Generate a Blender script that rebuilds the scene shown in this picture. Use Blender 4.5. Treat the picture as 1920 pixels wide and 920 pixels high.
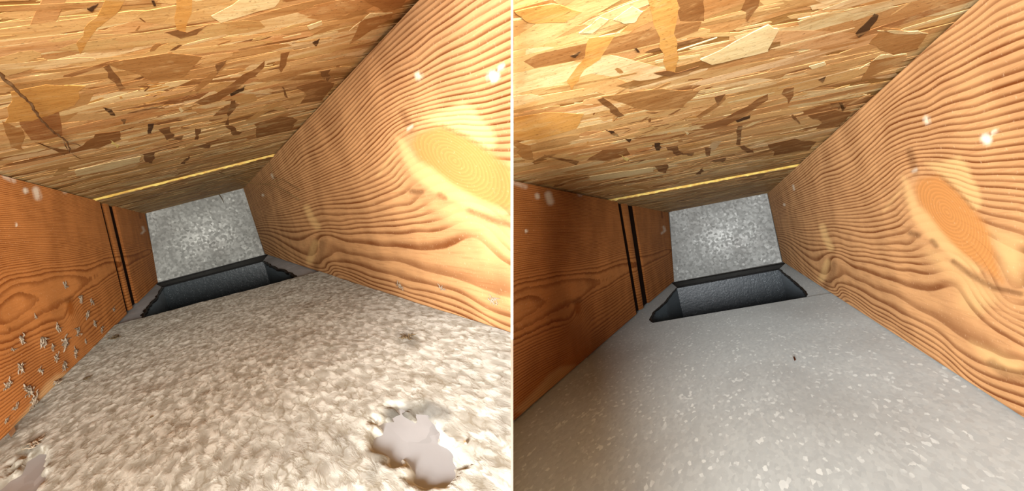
import bpy, bmesh, math, random
import numpy as np
from mathutils import Vector, Matrix

# ------------------------------------------------------------------ camera, light, exposure
for o in list(bpy.data.objects):
    bpy.data.objects.remove(o, do_unlink=True)
scene = bpy.context.scene
COL = scene.collection
FPX = 960.0                         # focal length in pixels of the 1920 x 920 frame
ROLL = math.radians(11.5)           # the picture is taken with the camera rolled
RM = Matrix.Rotation(ROLL, 4, 'Y')  # camera frame (x right, y forward, z up) -> world

cam_data = bpy.data.cameras.new('camera')
cam_data.sensor_width = 36.0
cam_data.lens = 36.0 * FPX / 1920.0
cam_data.clip_start = 0.005
cam = bpy.data.objects.new('camera', cam_data)
COL.objects.link(cam)
cam.matrix_world = RM @ Matrix.Rotation(math.pi / 2, 4, 'X')
scene.camera = cam

world = bpy.data.worlds.new('world')
scene.world = world
world.use_nodes = True
world.node_tree.nodes['Background'].inputs[0].default_value = (1.0, 0.93, 0.85, 1)
world.node_tree.nodes['Background'].inputs[1].default_value = 0.05

scene.view_settings.view_transform = 'Standard'
scene.view_settings.look = 'None'
scene.view_settings.gamma = 1.0
scene.view_settings.use_curve_mapping = False
scene.view_settings.exposure = 0.0


def flash_spot(name, loc, aim, power, color, size_deg, blend, radius=0.02):
    ld = bpy.data.lights.new(name, 'SPOT')
    ld.energy = power
    ld.color = color
    ld.spot_size = math.radians(size_deg)
    ld.spot_blend = blend
    ld.shadow_soft_size = radius
    lo = bpy.data.objects.new(name, ld)
    COL.objects.link(lo)
    p = RM @ Vector(loc)
    q = RM @ Vector(aim)
    lo.location = p
    lo.rotation_euler = (q - p).to_track_quat('-Z', 'Y').to_euler()
    return lo


# spots added in place of each bay's phone flash, set back to even falloff
flash_spot('flash_spot', (0.24, -0.40, -0.035), (-0.56, 0.50, 0.20), 84.0, (1.0, 0.97, 0.91), 66, 1.0, 0.09)
flash_spot('flash_spot', (-0.21, -0.42, -0.03), (0.42, 0.62, 0.12), 80.0, (0.97, 0.98, 1.0), 64, 1.0, 0.09)

rnd = random.Random(7)
rng = np.random.default_rng(11)

# ------------------------------------------------------------------ reconstruction of the two bays


def ray(u, v):
    return np.array([(u - 960.0) / FPX, 1.0, (460.0 - v) / FPX])


def proj(P):
    """camera-frame points (n,3) -> pixels"""
    P = np.asarray(P, float)
    y = np.maximum(P[:, 1], 1e-3)
    return np.stack([960 + FPX * P[:, 0] / y, 460 - FPX * P[:, 2] / y], 1)


class Bay:
    """four planes n.x = 1 (ceiling, right, floor, left) and the end plane, reconstructed from the photographed edges"""

    def __init__(self, side, d, normals, end):
        self.side = side
        self.d = np.array(d)
        self.n = {k: np.array(v) for k, v in normals.items()}
        self.end = np.array(end)
        self.k = 1.0 / np.linalg.norm(self.end)
        self.frames = {}
        for pl, n in self.n.items():
            nn = -n / np.linalg.norm(n)  # towards the camera
            ex = self.d - nn * (nn @ self.d); ex /= np.linalg.norm(ex)
            ey = np.cross(nn, ex)
            O = n / (n @ n)
            self.frames[pl] = (O, ex, ey, nn)
        nn = -self.end / np.linalg.norm(self.end)
        up = self.frames['f'][3]
        ey = up - nn * (up @ nn); ey /= np.linalg.norm(ey)
        self.frames['e'] = (self.end / (self.end @ self.end), np.cross(ey, nn), ey, nn)
        self.n['e'] = self.end

    def edge(self, p, q, y):
        """point of the edge between planes p and q at depth y"""
        A = np.array([self.n[p], self.n[q], [0, 1, 0]])
        return np.linalg.solve(A, np.array([1.0, 1.0, y]))

    def hit(self, pl, u, v, lift=0.0):
        r = ray(u, v)
        n = self.n[pl]
        h = 1.0 - lift * np.linalg.norm(n)
        return r * (h / (n @ r))

    def loc(self, pl, P):
        O, ex, ey, nn = self.frames[pl]
        Q = np.atleast_2d(P) - O
        return np.stack([Q @ ex, Q @ ey, Q @ nn], 1)

    def matrix(self, pl):
        O, ex, ey, nn = self.frames[pl]
        M = Matrix(((ex[0], ey[0], nn[0], O[0]), (ex[1], ey[1], nn[1], O[1]), (ex[2], ey[2], nn[2], O[2]), (0, 0, 0, 1)))
        return RM @ M

    def camco(self, pl, L):
        O, ex, ey, nn = self.frames[pl]
        L = np.atleast_2d(L)
        return O + L[:, :1] * ex + L[:, 1:2] * ey + L[:, 2:3] * nn


LB = Bay(-1, (-0.51362, 0.85771, 0.02297),
         {'c': [-2.5555, -1.79904, 9.01161], 'r': [5.27776, 3.12495, 1.88151], 'f': [1.91549, 1.33532, -8.21704], 'l': [-5.37393, -3.17541, -1.02426]},
         [-0.25739, 0.43273, 0.00814])
RB = Bay(1, (0.39543, 0.91789, 0.03345),
         {'c': [-1.9417, 0.40405, 11.23939], 'r': [7.16954, -3.13878, 1.5743], 'f': [1.48832, -0.41361, -7.13781], 'l': [-4.42607, 1.9364, -0.37528]},
         [0.21415, 0.49975, 0.01272])


def homography(src, dst):
    A = []
    c = np.array([960.0, 460.0])
    for (x, y), (X, Y) in zip((np.array(src) - c) / 500, (np.array(dst) - c) / 500):
        A.append([x, y, 1, 0, 0, 0, -X * x, -X * y, -X]); A.append([0, 0, 0, x, y, 1, -Y * x, -Y * y, -Y])
    H = np.linalg.svd(np.array(A))[2][-1].reshape(3, 3)

    def f(pts):
        p = (np.atleast_2d(np.array(pts, float)) - c) / 500
        q = np.c_[p, np.ones(len(p))] @ H.T
        return q[:, :2] / q[:, 2:] * 500 + c
    return f


# the two bays are built of the same kind of lumber and board: features read in one view carry over to the other
H_right = homography([(1439, 360), (1469, 492), (1849, 260), (1719, 322), (1558, 464), (1753, 459), (1565, 536)],
                     [(457, 351), (498, 478), (928, 146), (770, 240), (595, 415), (828, 368), (612, 505)])
H_left = homography([(1253, 395), (1262, 529), (1160, 381), (1195, 581), (1083.5, 578), (1030, 372), (1130, 524)],
                    [(272, 397), (296, 530), (188, 380), (239, 581), (132.5, 577.5), (70, 362), (172, 522)])
H_ceil = homography([(1385, 245), (1147.5, 248.5), (1232.5, 272.5), (1260, 140), (1070, 165), (1572, 197), (1253, 395), (1439, 360)],
                    [(432, 200), (202.5, 207.5), (280, 240), (342, 67), (147, 97), (607, 137), (272, 397), (457, 351)])
IDENT = lambda p: np.atleast_2d(np.array(p, float))

# ------------------------------------------------------------------ object helpers


def link(name, mesh, parent=None, mat=None, matrix=None, **props):
    o = bpy.data.objects.new(name, mesh)
    COL.objects.link(o)
    if parent is not None:
        o.parent = parent
    if matrix is not None:
        o.matrix_world = matrix
    if mat is not None and mesh is not None:
        mesh.materials.append(mat)
    for k, v in props.items():
        o[k] = v
    return o


def mesh_from(name, V, Fc, smooth=False):
    me = bpy.data.meshes.new(name)
    me.from_pydata([tuple(map(float, v)) for v in V], [], Fc)
    me.update()
    if smooth:
        me.polygons.foreach_set('use_smooth', [True] * len(me.polygons))
    return me


def clip_mesh(me, bay, pl, extra=()):
    """trim a mesh given in the plane's local frame at the divider between the bays"""
    O, ex, ey, nn = bay.frames[pl]
    planes = [(np.array([bay.side * 0.0004, 0, 0]), np.array([-bay.side, 0, 0.0])), (bay.d * (bay.k + 0.03), bay.d)] + list(extra)
    bm = bmesh.new(); bm.from_mesh(me)
    for P, N in planes:
        lp = bay.loc(pl, P)[0]
        ln = np.array([N @ ex, N @ ey, N @ nn])
        d = np.array([v.co for v in bm.verts]) @ ln - lp @ ln if len(bm.verts) else np.zeros(0)
        if len(d) == 0 or d.max() <= 0:
            continue
        r = bmesh.ops.bisect_plane(bm, geom=bm.verts[:] + bm.edges[:] + bm.faces[:], plane_co=lp, plane_no=ln, clear_outer=True, dist=1e-6)
        es = [e for e in r['geom_cut'] if isinstance(e, bmesh.types.BMEdge)]
        if es:
            try:
                bmesh.ops.holes_fill(bm, edges=es, sides=0)
            except Exception:
                pass
    bm.to_mesh(me); bm.free(); me.update()
    return me


def slab(bay, pl, A, B, ya, yb, ns, nt, thick, inset=(0, 0), zfun=None, t_over=(0, 0), back=True):
    """front grid on plane pl between edge functions A(y) and B(y), with body behind it; returns local verts, faces"""
    V = []
    for i in range(ns + 1):
        s = i / ns
        pa = A(ya[0] * (ya[1] / ya[0]) ** s); pb = B(yb[0] * (yb[1] / yb[0]) ** s)
        w = np.linalg.norm(pb - pa)
        t0, t1 = inset[0] / w, 1 - inset[1] / w
        for j in range(nt + 1):
            t = t0 + (t1 - t0) * j / nt
            V.append(pa + (pb - pa) * t)
    L = bay.loc(pl, np.array(V))
    L[:, 2] = 0
    if zfun is not None:
        L[:, 2] = zfun(L)
    Fc = []
    id = lambda i, j: i * (nt + 1) + j
    for i in range(ns):
        for j in range(nt):
            Fc.append((id(i, j), id(i + 1, j), id(i + 1, j + 1), id(i, j + 1)))
    # orientation: front towards +z
    a, b, c = (L[k] for k in Fc[0][:3])
    if np.cross(b - a, c - a)[2] < 0:
        Fc = [f[::-1] for f in Fc]
    if back:
        ring = [id(i, 0) for i in range(ns + 1)] + [id(ns, j) for j in range(1, nt + 1)] + [id(i, nt) for i in range(ns - 1, -1, -1)] + [id(0, j) for j in range(nt - 1, 0, -1)]
        n0 = len(L)
        R2 = L[ring].copy(); R2[:, 2] = -thick
        L = np.vstack([L, R2])
        m = len(ring)
        for k in range(m):
            Fc.append((ring[k], ring[(k + 1) % m], n0 + (k + 1) % m, n0 + k))
        Fc.append(tuple(n0 + k for k in range(m)))
    return L, Fc


def set_attr(me, name, vals):
    at = me.attributes.new(name, 'FLOAT', 'POINT')
    at.data.foreach_set('value', np.asarray(vals, np.float32))


def verts_np(me):
    a = np.empty(len(me.vertices) * 3, np.float32)
    me.vertices.foreach_get('co', a)
    return a.reshape(-1, 3).astype(float)


def poly_mask(px, poly, soft):
    """1 inside the outline, 0 outside, with a soft border given in pixels"""
    poly = np.array(poly, float)
    n = len(poly)
    inside = np.zeros(len(px), bool)
    dist = np.full(len(px), 1e9)
    for i in range(n):
        a, b = poly[i], poly[(i + 1) % n]
        cond = ((a[1] > px[:, 1]) != (b[1] > px[:, 1]))
        with np.errstate(divide='ignore', invalid='ignore'):
            xc = (b[0] - a[0]) * (px[:, 1] - a[1]) / (b[1] - a[1] + 1e-12) + a[0]
        inside ^= cond & (px[:, 0] < xc)
        ab = b - a
        t = np.clip(((px - a) @ ab) / (ab @ ab + 1e-9), 0, 1)
        dist = np.minimum(dist, np.linalg.norm(px - (a + t[:, None] * ab), axis=1))
    sd = np.where(inside, dist, -dist)
    return np.clip(sd / soft * 0.5 + 0.5, 0, 1)


def stroke_mask(px, pts, width):
    pts = np.array(pts, float)
    dist = np.full(len(px), 1e9)
    for a, b in zip(pts[:-1], pts[1:]):
        ab = b - a
        t = np.clip(((px - a) @ ab) / (ab @ ab + 1e-9), 0, 1)
        dist = np.minimum(dist, np.linalg.norm(px - (a + t[:, None] * ab), axis=1))
    return np.clip(1.5 - dist / width, 0, 1)


class TPS:
    def __init__(self, P, v, lam=3e-5):
        P = np.array(P, float); self.P = P; n = len(P)
        K = self.k(np.linalg.norm(P[:, None] - P[None], axis=2)) + lam * np.eye(n)
        Q = np.c_[np.ones(n), P]
        A = np.block([[K, Q], [Q.T, np.zeros((3, 3))]])
        self.w = np.linalg.lstsq(A, np.r_[v, 0, 0, 0], rcond=None)[0]

    @staticmethod
    def k(r):
        return r * r * np.log(r + 1e-9)

    def __call__(self, X):
        out = np.empty(len(X))
        for i in range(0, len(X), 20000):
            x = X[i:i + 20000]
            out[i:i + 20000] = self.k(np.linalg.norm(x[:, None] - self.P[None], axis=2)) @ self.w[:-3] + self.w[-3] + x @ self.w[-2:]
        return out


# ------------------------------------------------------------------ materials


class NT:
    def __init__(self, name):
        m = bpy.data.materials.new(name); m.use_nodes = True
        self.m = m; self.t = m.node_tree
        self.b = self.t.nodes['Principled BSDF']

    def n(self, typ, **kw):
        nd = self.t.nodes.new(typ)
        for k, v in kw.items():
            setattr(nd, k, v)
        return nd

    def l(self, a, b):
        self.t.links.new(a, b)

    def put(self, sock, v):
        if isinstance(v, bpy.types.NodeSocket):
            self.l(v, sock)
        else:
            sock.default_value = v

    def math(self, op, a, b=None, c=None, clamp=False):
        nd = self.n('ShaderNodeMath', operation=op, use_clamp=clamp)
        for s, v in zip(nd.inputs, (a, b, c)):
            if v is not None:
                self.put(s, v)
        return nd.outputs[0]

    def smooth(self, x, a, b):
        nd = self.n('ShaderNodeMapRange', interpolation_type='SMOOTHSTEP')
        self.put(nd.inputs[0], x); nd.inputs[1].default_value = a; nd.inputs[2].default_value = b
        return nd.outputs[0]

    def mix(self, f, a, b, blend='MIX'):
        nd = self.n('ShaderNodeMix', data_type='RGBA', blend_type=blend)
        self.put(nd.inputs[0], f)
        for s, v in ((nd.inputs[6], a), (nd.inputs[7], b)):
            if isinstance(v, bpy.types.NodeSocket):
                self.l(v, s)
            else:
                s.default_value = (*v, 1) if len(v) == 3 else v
        return nd.outputs[2]

    def attr(self, name):
        nd = self.n('ShaderNodeAttribute', attribute_name=name)
        return nd.outputs['Fac']

    def attr_col(self, name):
        return self.n('ShaderNodeAttribute', attribute_name=name).outputs['Color']

    def coords(self, scale=(1, 1, 1), loc=(0, 0, 0)):
        tc = self.n('ShaderNodeTexCoord')
        mp = self.n('ShaderNodeMapping')
        self.l(tc.outputs['Object'], mp.inputs[0])
        mp.inputs['Scale'].default_value = scale
        mp.inputs['Location'].default_value = loc
        return mp.outputs[0]

    def noise(self, vec, scale, detail=3, rough=0.5, dist=0.0):
        nd = self.n('ShaderNodeTexNoise')
        self.l(vec, nd.inputs['Vector'])
        nd.inputs['Scale'].default_value = scale; nd.inputs['Detail'].default_value = detail
        nd.inputs['Roughness'].default_value = rough; nd.inputs['Distortion'].default_value = dist
        return nd.outputs['Fac'], nd.outputs['Color']

    def voronoi(self, vec, scale, feature='F1', rand=1.0, smooth=None):
        nd = self.n('ShaderNodeTexVoronoi', feature=feature)
        self.l(vec, nd.inputs['Vector'])
        nd.inputs['Scale'].default_value = scale
        nd.inputs['Randomness'].default_value = rand
        return nd

    def ramp(self, f, stops):
        nd = self.n('ShaderNodeValToRGB')
        self.put(nd.inputs[0], f)
        e = nd.color_ramp.elements
        while len(e) < len(stops):
            e.new(0.5)
        for el, (p, c) in zip(e, stops):
            el.position = p; el.color = (*c, 1)
        return nd.outputs[0]

    def bump(self, h, strength, dist):
        nd = self.n('ShaderNodeBump')
        self.put(nd.inputs['Height'], h)
        nd.inputs['Strength'].default_value = strength; nd.inputs['Distance'].default_value = dist
        self.l(nd.outputs[0], self.b.inputs['Normal'])

    def col(self, c):
        self.put(self.b.inputs['Base Color'], c if isinstance(c, bpy.types.NodeSocket) else (*c, 1))

    def fuzzy(self):
        self.b.inputs['Diffuse Roughness'].default_value = 1.0

    def rough(self, r):
        self.put(self.b.inputs['Roughness'], r)


def srgb(r, g, b):
    f = lambda c: (c / 255 / 12.92) if c / 255 <= 0.04045 else ((c / 255 + 0.055) / 1.055) ** 2.4
    return (f(r), f(g), f(b))


def wood_material(name, early, late, deep, pale_c, spacing_noise=0.25):
    k = NT(name)
    co = k.coords()
    ring = k.attr('ring')
    n1, _ = k.noise(co, 60, 3, 0.6)
    n2, _ = k.noise(co, 14, 2, 0.5)
    fib, _ = k.noise(k.coords((18, 420, 420)), 1.0, 4, 0.65)
    speck, _ = k.noise(co, 420, 2, 0.6)
    r = k.math('ADD', ring, k.math('MULTIPLY', k.math('SUBTRACT', n1, 0.5), spacing_noise))
    fr = k.math('FRACT', r)
    idx = k.math('FLOOR', r)
    wn = k.n('ShaderNodeTexWhiteNoise', noise_dimensions='1D'); k.l(idx, wn.inputs['W'])
    band = k.math('MULTIPLY', k.smooth(fr, 0.34, 0.84), k.math('SUBTRACT', 1.0, k.smooth(fr, 0.92, 1.0)))
    band = k.math('MULTIPLY', band, k.math('ADD', 0.62, k.math('MULTIPLY', wn.outputs['Value'], 0.38)))
    band = k.math('MULTIPLY', band, k.math('ADD', 0.55, k.math('MULTIPLY', n2, 0.8)), clamp=True)
    sup = k.math('SUBTRACT', 1.0, k.attr('flat'))
    band = k.math('MULTIPLY', band, sup)
    base = k.mix(k.smooth(n2, 0.3, 0.7), early, [e * 0.80 for e in early])
    base = k.mix(k.math('MULTIPLY', k.smooth(fib, 0.45, 0.75), 0.30), base, late)
    c = k.mix(band, base, late)
    # knot with its own close rings
    kr = k.attr('knot_ring')
    kf = k.math('FRACT', k.math('ADD', kr, k.math('MULTIPLY', n1, 0.6)))
    kn = k.mix(k.math('MULTIPLY', k.smooth(kf, 0.3, 0.9), 0.45), deep, [d * 1.35 for d in deep])
    c = k.mix(k.attr('knot'), c, kn)
    # bleached and stained places
    pm = k.math('MULTIPLY', k.attr('pale'), k.math('ADD', 0.55, k.math('MULTIPLY', fib, 0.8)), clamp=True)
    pc = k.mix(k.math('MULTIPLY', band, 0.35), pale_c, late)
    c = k.mix(pm, c, pc)
    dm = k.math('MULTIPLY', k.attr('dark'), k.math('ADD', 0.4, k.math('MULTIPLY', n1, 1.0)), clamp=True)
    c = k.mix(dm, c, [l * 0.45 for l in late])
    # dusty pores
    c = k.mix(k.math('MULTIPLY', k.smooth(speck, 0.60, 0.76), 0.30), c, srgb(238, 205, 165))
    # bits of lime and dust on the wood
    wm = k.attr('white')
    c = k.mix(k.math('MULTIPLY', wm, k.smooth(n1, 0.25, 0.5), clamp=True), c, srgb(250, 240, 215))
    k.col(c)
    k.rough(0.6)
    k.fuzzy()
    k.b.inputs['Specular IOR Level'].default_value = 0.04
    h = k.math('ADD', k.math('MULTIPLY', band, 0.8), k.math('MULTIPLY', fib, 0.35))
    k.bump(h, 0.14, 0.001)
    return k.m


WOOD_R = wood_material('fir_flat_grain', srgb(210, 158, 106), srgb(112, 60, 26), srgb(192, 132, 74), srgb(234, 192, 128), 0.07)
WOOD_L = wood_material('fir_edge_grain', srgb(196, 126, 68), srgb(128, 68, 28), srgb(150, 84, 34), srgb(225, 185, 130), 0.5)


def osb_material():
    k = NT('osb_strand')
    co = k.coords()
    base = k.attr_col('strand_colour')
    fib, _ = k.noise(k.coords((160, 26, 60)), 1.0, 5, 0.65, 0.3)
    fine, _ = k.noise(co, 330, 3, 0.7)
    speck, _ = k.noise(k.coords((1, 0.5, 1)), 520, 2, 0.6)
    blot, _ = k.noise(k.coords((1, 0.6, 1)), 38, 5, 0.68, 0.4)
    worn, _ = k.noise(k.coords((1, 0.45, 1), (0.4, 0.1, 0)), 60, 5, 0.7, 0.5)
    # glue and wafer dust even the strands out in places
    c = k.mix(k.math('MULTIPLY', k.smooth(worn, 0.50, 0.62), 0.45), base, srgb(226, 176, 114))
    c = k.mix(k.math('MULTIPLY', k.smooth(fib, 0.42, 0.70), 0.45), c, k.mix(1.0, c, (0.70, 0.55, 0.36), 'MULTIPLY'))
    c = k.mix(k.math('MULTIPLY', k.smooth(blot, 0.52, 0.66), 0.55), c, k.mix(1.0, c, (0.74, 0.58, 0.40), 'MULTIPLY'))
    c = k.mix(k.math('MULTIPLY', k.smooth(k.math('SUBTRACT', 1.0, blot), 0.56, 0.68), 0.40), c, srgb(244, 214, 152))
    c = k.mix(k.math('MULTIPLY', k.smooth(fine, 0.57, 0.70), 0.50), c, k.mix(1.0, c, (0.52, 0.38, 0.24), 'MULTIPLY'))
    c = k.mix(k.math('MULTIPLY', k.smooth(speck, 0.66, 0.72), 0.55), c, srgb(104, 66, 34))
    k.col(c)
    k.rough(0.55)
    k.b.inputs['Diffuse Roughness'].default_value = 0.15
    k.b.inputs['Specular IOR Level'].default_value = 0.12
    k.bump(k.math('ADD', fib, k.math('MULTIPLY', fine, 0.4)), 0.3, 0.0008)
    return k.m


OSB = osb_material()


def osb_base_material():
    k = NT('osb_board')
    co = k.coords((55, 12, 30))
    v = k.voronoi(co, 1.0)
    v2 = k.voronoi(k.coords((120, 20, 30), (3.1, 7.7, 0)), 1.0)
    fine, _ = k.noise(k.coords(), 300, 3, 0.7)
    c = k.ramp(v.outputs['Color'], [(0.0, srgb(150, 96, 44)), (0.45, srgb(196, 144, 78)), (1.0, srgb(226, 184, 112))])
    c2 = k.ramp(v2.outputs['Color'], [(0.0, srgb(140, 88, 40)), (0.5, srgb(192, 142, 78)), (1.0, srgb(230, 190, 124))])
    c = k.mix(0.5, c, c2)
    c = k.mix(k.math('MULTIPLY', k.smooth(fine, 0.58, 0.72), 0.5), c, srgb(120, 72, 30))
    k.col(c); k.rough(0.6)
    k.b.inputs['Specular IOR Level'].default_value = 0.12
    k.bump(fine, 0.3, 0.0008)
    return k.m


OSB_BASE = osb_base_material()


def raw_edge_material():
    k = NT('raw_board_edge')
    n, _ = k.noise(k.coords((300, 30, 60)), 1.0, 3, 0.6)
    k.col(k.mix(k.smooth(n, 0.35, 0.65), srgb(255, 228, 120), srgb(236, 190, 84)))
    k.rough(0.6)
    return k.m


RAW = raw_edge_material()


def galvanised_material(name, c0, c1, fleck, scale, fleck_amount, rough=0.55, metal=0.15, dirt=0.25, along=0.36):
    k = NT(name)
    co = k.coords((along, 1, 1))
    wob = k.n('ShaderNodeVectorMath', operation='MULTIPLY_ADD')
    _, nc = k.noise(co, scale * 0.9, 2, 0.6)
    k.l(nc, wob.inputs[0]); wob.inputs[1].default_value = (0.9 / scale, 0.9 / scale, 0.0); k.l(co, wob.inputs[2])
    v = k.voronoi(wob.outputs[0], scale)
    sep = k.n('ShaderNodeSeparateColor'); k.l(v.outputs['Color'], sep.inputs[0])
    big, _ = k.noise(co, 9, 3, 0.55)
    mid, _ = k.noise(co, 55, 4, 0.65)
    c = k.mix(sep.outputs[0], c0, c1)
    c = k.mix(k.math('MULTIPLY', k.smooth(mid, 0.35, 0.7), 0.45), c, c0)
    c = k.mix(k.math('MULTIPLY', k.smooth(sep.outputs[1], 1 - fleck_amount, 1 - fleck_amount * 0.4), k.smooth(mid, 0.35, 0.6)), c, fleck)
    c = k.mix(k.math('MULTIPLY', k.smooth(big, 0.45, 0.75), dirt), c, srgb(120, 112, 104))
    k.col(c)
    k.fuzzy()
    k.b.inputs['Metallic'].default_value = metal
    k.rough(k.math('ADD', rough - 0.08, k.math('MULTIPLY', sep.outputs[2], 0.16)))
    k.bump(k.math('ADD', mid, k.math('MULTIPLY', sep.outputs[0], 0.25)), 0.12, 0.001)
    return k.m


GALV = galvanised_material('galvanised_sheet', srgb(180, 186, 184), srgb(195, 201, 198), srgb(222, 228, 224), 460, 0.13, 0.5, 0.1, 0.2)
GALV_END = galvanised_material('galvanised_end', srgb(156, 156, 150), srgb(174, 174, 168), srgb(198, 199, 192), 150, 0.12, 0.45, 0.3, 0.3, 1.0)
GALV_DUSTY = galvanised_material('galvanised_under_dust', srgb(172, 171, 170), srgb(186, 185, 184), srgb(198, 198, 198), 70, 0.1, dirt=0.5)


def dust_material():
    k = NT('felted_dust')
    co = k.coords((0.34, 1, 1))
    n, nc = k.noise(co, 150, 4, 0.65, 0.6)
    wob = k.n('ShaderNodeVectorMath', operation='MULTIPLY_ADD')
    k.l(nc, wob.inputs[0]); wob.inputs[1].default_value = (0.009, 0.009, 0.0); k.l(co, wob.inputs[2])
    v = k.voronoi(wob.outputs[0], 230, 'SMOOTH_F1')
    lump = k.math('SUBTRACT', 1.0, k.smooth(v.outputs['Distance'], 0.15, 0.75))
    big, _ = k.noise(co, 16, 4, 0.6)
    ve = k.voronoi(wob.outputs[0], 190, 'DISTANCE_TO_EDGE')
    vein = k.math('SUBTRACT', 1.0, k.smooth(ve.outputs['Distance'], 0.02, 0.16))
    c = k.mix(lump, srgb(160, 153, 138), srgb(216, 212, 199))
    c = k.mix(k.math('MULTIPLY', k.smooth(n, 0.52, 0.70), 0.6), c, srgb(158, 150, 134))
    c = k.mix(k.math('MULTIPLY', k.smooth(big, 0.5, 0.75), 0.45), c, srgb(152, 145, 132))
    c = k.mix(k.math('MULTIPLY', k.math('MULTIPLY', vein, k.smooth(n, 0.35, 0.6)), 0.55), c, srgb(128, 114, 90))
    c = k.mix(k.attr('dark'), c, srgb(96, 92, 84))
    k.col(c); k.rough(0.9); k.fuzzy()
    k.b.inputs['Specular IOR Level'].default_value = 0.15
    k.bump(k.math('ADD', lump, k.math('MULTIPLY', n, 0.8)), 0.22, 0.002)
    return k.m


DUST = dust_material()


def plain(name, c, rough=0.7, spec=0.3, noise=None):
    k = NT(name)
    if noise:
        n, _ = k.noise(k.coords(), noise[0], 3, 0.6)
        k.col(k.mix(n, c, noise[1]))
    else:
        k.col(c)
    k.rough(rough); k.b.inputs['Specular IOR Level'].default_value = spec
    return k.m


def black_material():
    k = NT('black_duct_paint')
    co = k.coords()
    n, _ = k.noise(co, 160, 3, 0.6)
    v = k.voronoi(co, 330)
    sep = k.n('ShaderNodeSeparateColor'); k.l(v.outputs['Color'], sep.inputs[0])
    dot = k.math('MULTIPLY', k.smooth(sep.outputs[0], 0.70, 0.78), k.math('SUBTRACT', 1.0, k.smooth(v.outputs['Distance'], 0.16, 0.34)))
    c = k.mix(n, srgb(62, 72, 78), srgb(106, 117, 123))
    c = k.mix(dot, c, srgb(190, 200, 205))
    k.col(c); k.rough(0.36); k.fuzzy()
    k.b.inputs['Specular IOR Level'].default_value = 0.6
    k.bump(n, 0.35, 0.0015)
    return k.m


BLACK = black_material()
MASTIC = plain('black_mastic', srgb(20, 20, 20), 0.6, 0.4, (90, srgb(44, 42, 40)))
LINT = plain('grey_lint', srgb(172, 152, 128), 0.95, 0.1, (300, srgb(214, 198, 174)))
LINT_DARK = plain('brown_lint', srgb(110, 92, 66), 0.95, 0.1, (300, srgb(150, 132, 104)))
STRING = plain('dusty_string', srgb(120, 92, 60), 0.95, 0.1, (200, srgb(176, 140, 98)))
WEB = plain('dusty_web', srgb(150, 118, 76), 0.9, 0.1)
SPLINTER = plain('pale_splinter', srgb(214, 170, 112), 0.8, 0.2, (120, srgb(240, 206, 150)))
CHIP = plain('brown_chip', srgb(92, 48, 22), 0.8, 0.2, (150, srgb(120, 66, 30)))
WHITE = plain('white_coated_edge', srgb(250, 240, 228), 0.6, 0.3, (40, srgb(255, 246, 236)))
PALECHIP = plain('pale_chip', srgb(226, 190, 150), 0.8, 0.2)
DARKWOOD = plain('blackish_caulk', srgb(40, 22, 10), 0.8, 0.2, (60, srgb(58, 32, 14)))  # near-black brown of the caulk in the joist seams

# ------------------------------------------------------------------ grain fields (read off the boards)


def zs(ox, oy, s, pts):
    return [(ox + x / s, oy + y / s) for x, y in pts]


A_ = lambda p: zs(1620, 0, 4.183, p)
B_ = lambda p: zs(1440, 200, 4.183, p)
C_ = lambda p: zs(1660, 200, 4.6, p)
D_ = lambda p: zs(1440, 380, 4.6, p)
E_ = lambda p: zs(1660, 360, 4.6, p)
F_ = lambda p: zs(1560, 520, 3.408, p)
G_ = lambda p: zs(960, 330, 3.832, p)
H_ = lambda p: zs(960, 540, 3.539, p)

GR = []          # (ring number, points) on the flat-grained board


def gl(k, pts):
    GR.append((k - 2.5 if k >= 29.9 else k, pts))


for i, y in enumerate((22.7, 41.8, 57, 75, 93, 116, 135, 155, 176, 191, 210, 226, 242, 259, 273, 287, 300, 315, 330, 343.5, 357.6, 371, 381, 396, 418)):
    gl(i, [(1914, y)])
gl(-2, [(1868, 6)]); gl(-5, [(1812, 6)]); gl(-3.6, [(1838, 6)])
gl(-3, [(1720, 96), (1620, 192), (1560, 248), (1500, 302), (1443, 357)])
gl(1, A_([(1232, 175), (900, 330), (600, 505), (330, 680), (180, 790)]))
gl(4, A_([(1232, 390), (900, 520), (600, 660), (330, 800), (180, 905)]))
gl(6, C_([(368, 15)]) + B_([(1255, 10), (950, 110), (830, 230), (700, 350), (560, 440), (400, 510)]) + [(1470, 366)])
gl(8, B_([(1255, 97), (1000, 185), (850, 305), (700, 450), (560, 535), (380, 605)]) + C_([(368, 110), (780, 10)]))
gl(10, C_([(368, 215), (560, 165), (800, 130), (1000, 85)]))
gl(11, C_([(330, 270), (700, 215), (950, 170)]))
gl(13, C_([(250, 350), (420, 325), (830, 325)]) + B_([(1050, 360), (930, 420), (830, 500), (740, 575), (600, 640), (430, 690)]) + [(1470, 391)])
gl(15, C_([(250, 420), (430, 408), (700, 430)]))
gl(17, C_([(260, 485), (450, 480), (700, 525), (930, 535)]) + B_([(1060, 470), (950, 570), (820, 670), (700, 720), (500, 760), (380, 780)]))
gl(18, C_([(360, 515), (550, 540), (740, 590)]))
gl(20, C_([(600, 620), (800, 690)]) + B_([(1060, 590), (950, 680), (850, 740), (700, 790), (500, 815)]) + [(1470, 410)])
gl(22, B_([(1080, 680), (1000, 750), (880, 810), (700, 850), (480, 860)]))
gl(24, B_([(1100, 770), (1020, 860), (900, 900)]))
gl(26, E_([(180, 250), (100, 310), (0, 330)]))
gl(30, E_([(140, 405), (0, 430)]) + D_([(560, 265), (700, 300), (900, 340), (1196, 345)]) + [(1470, 431)])
gl(31, E_([(0, 490), (180, 490)]) + D_([(540, 330), (700, 370), (900, 395)]))
gl(32, E_([(0, 530), (130, 545), (330, 520)]) + D_([(560, 385), (800, 410), (1000, 435)]))
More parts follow.
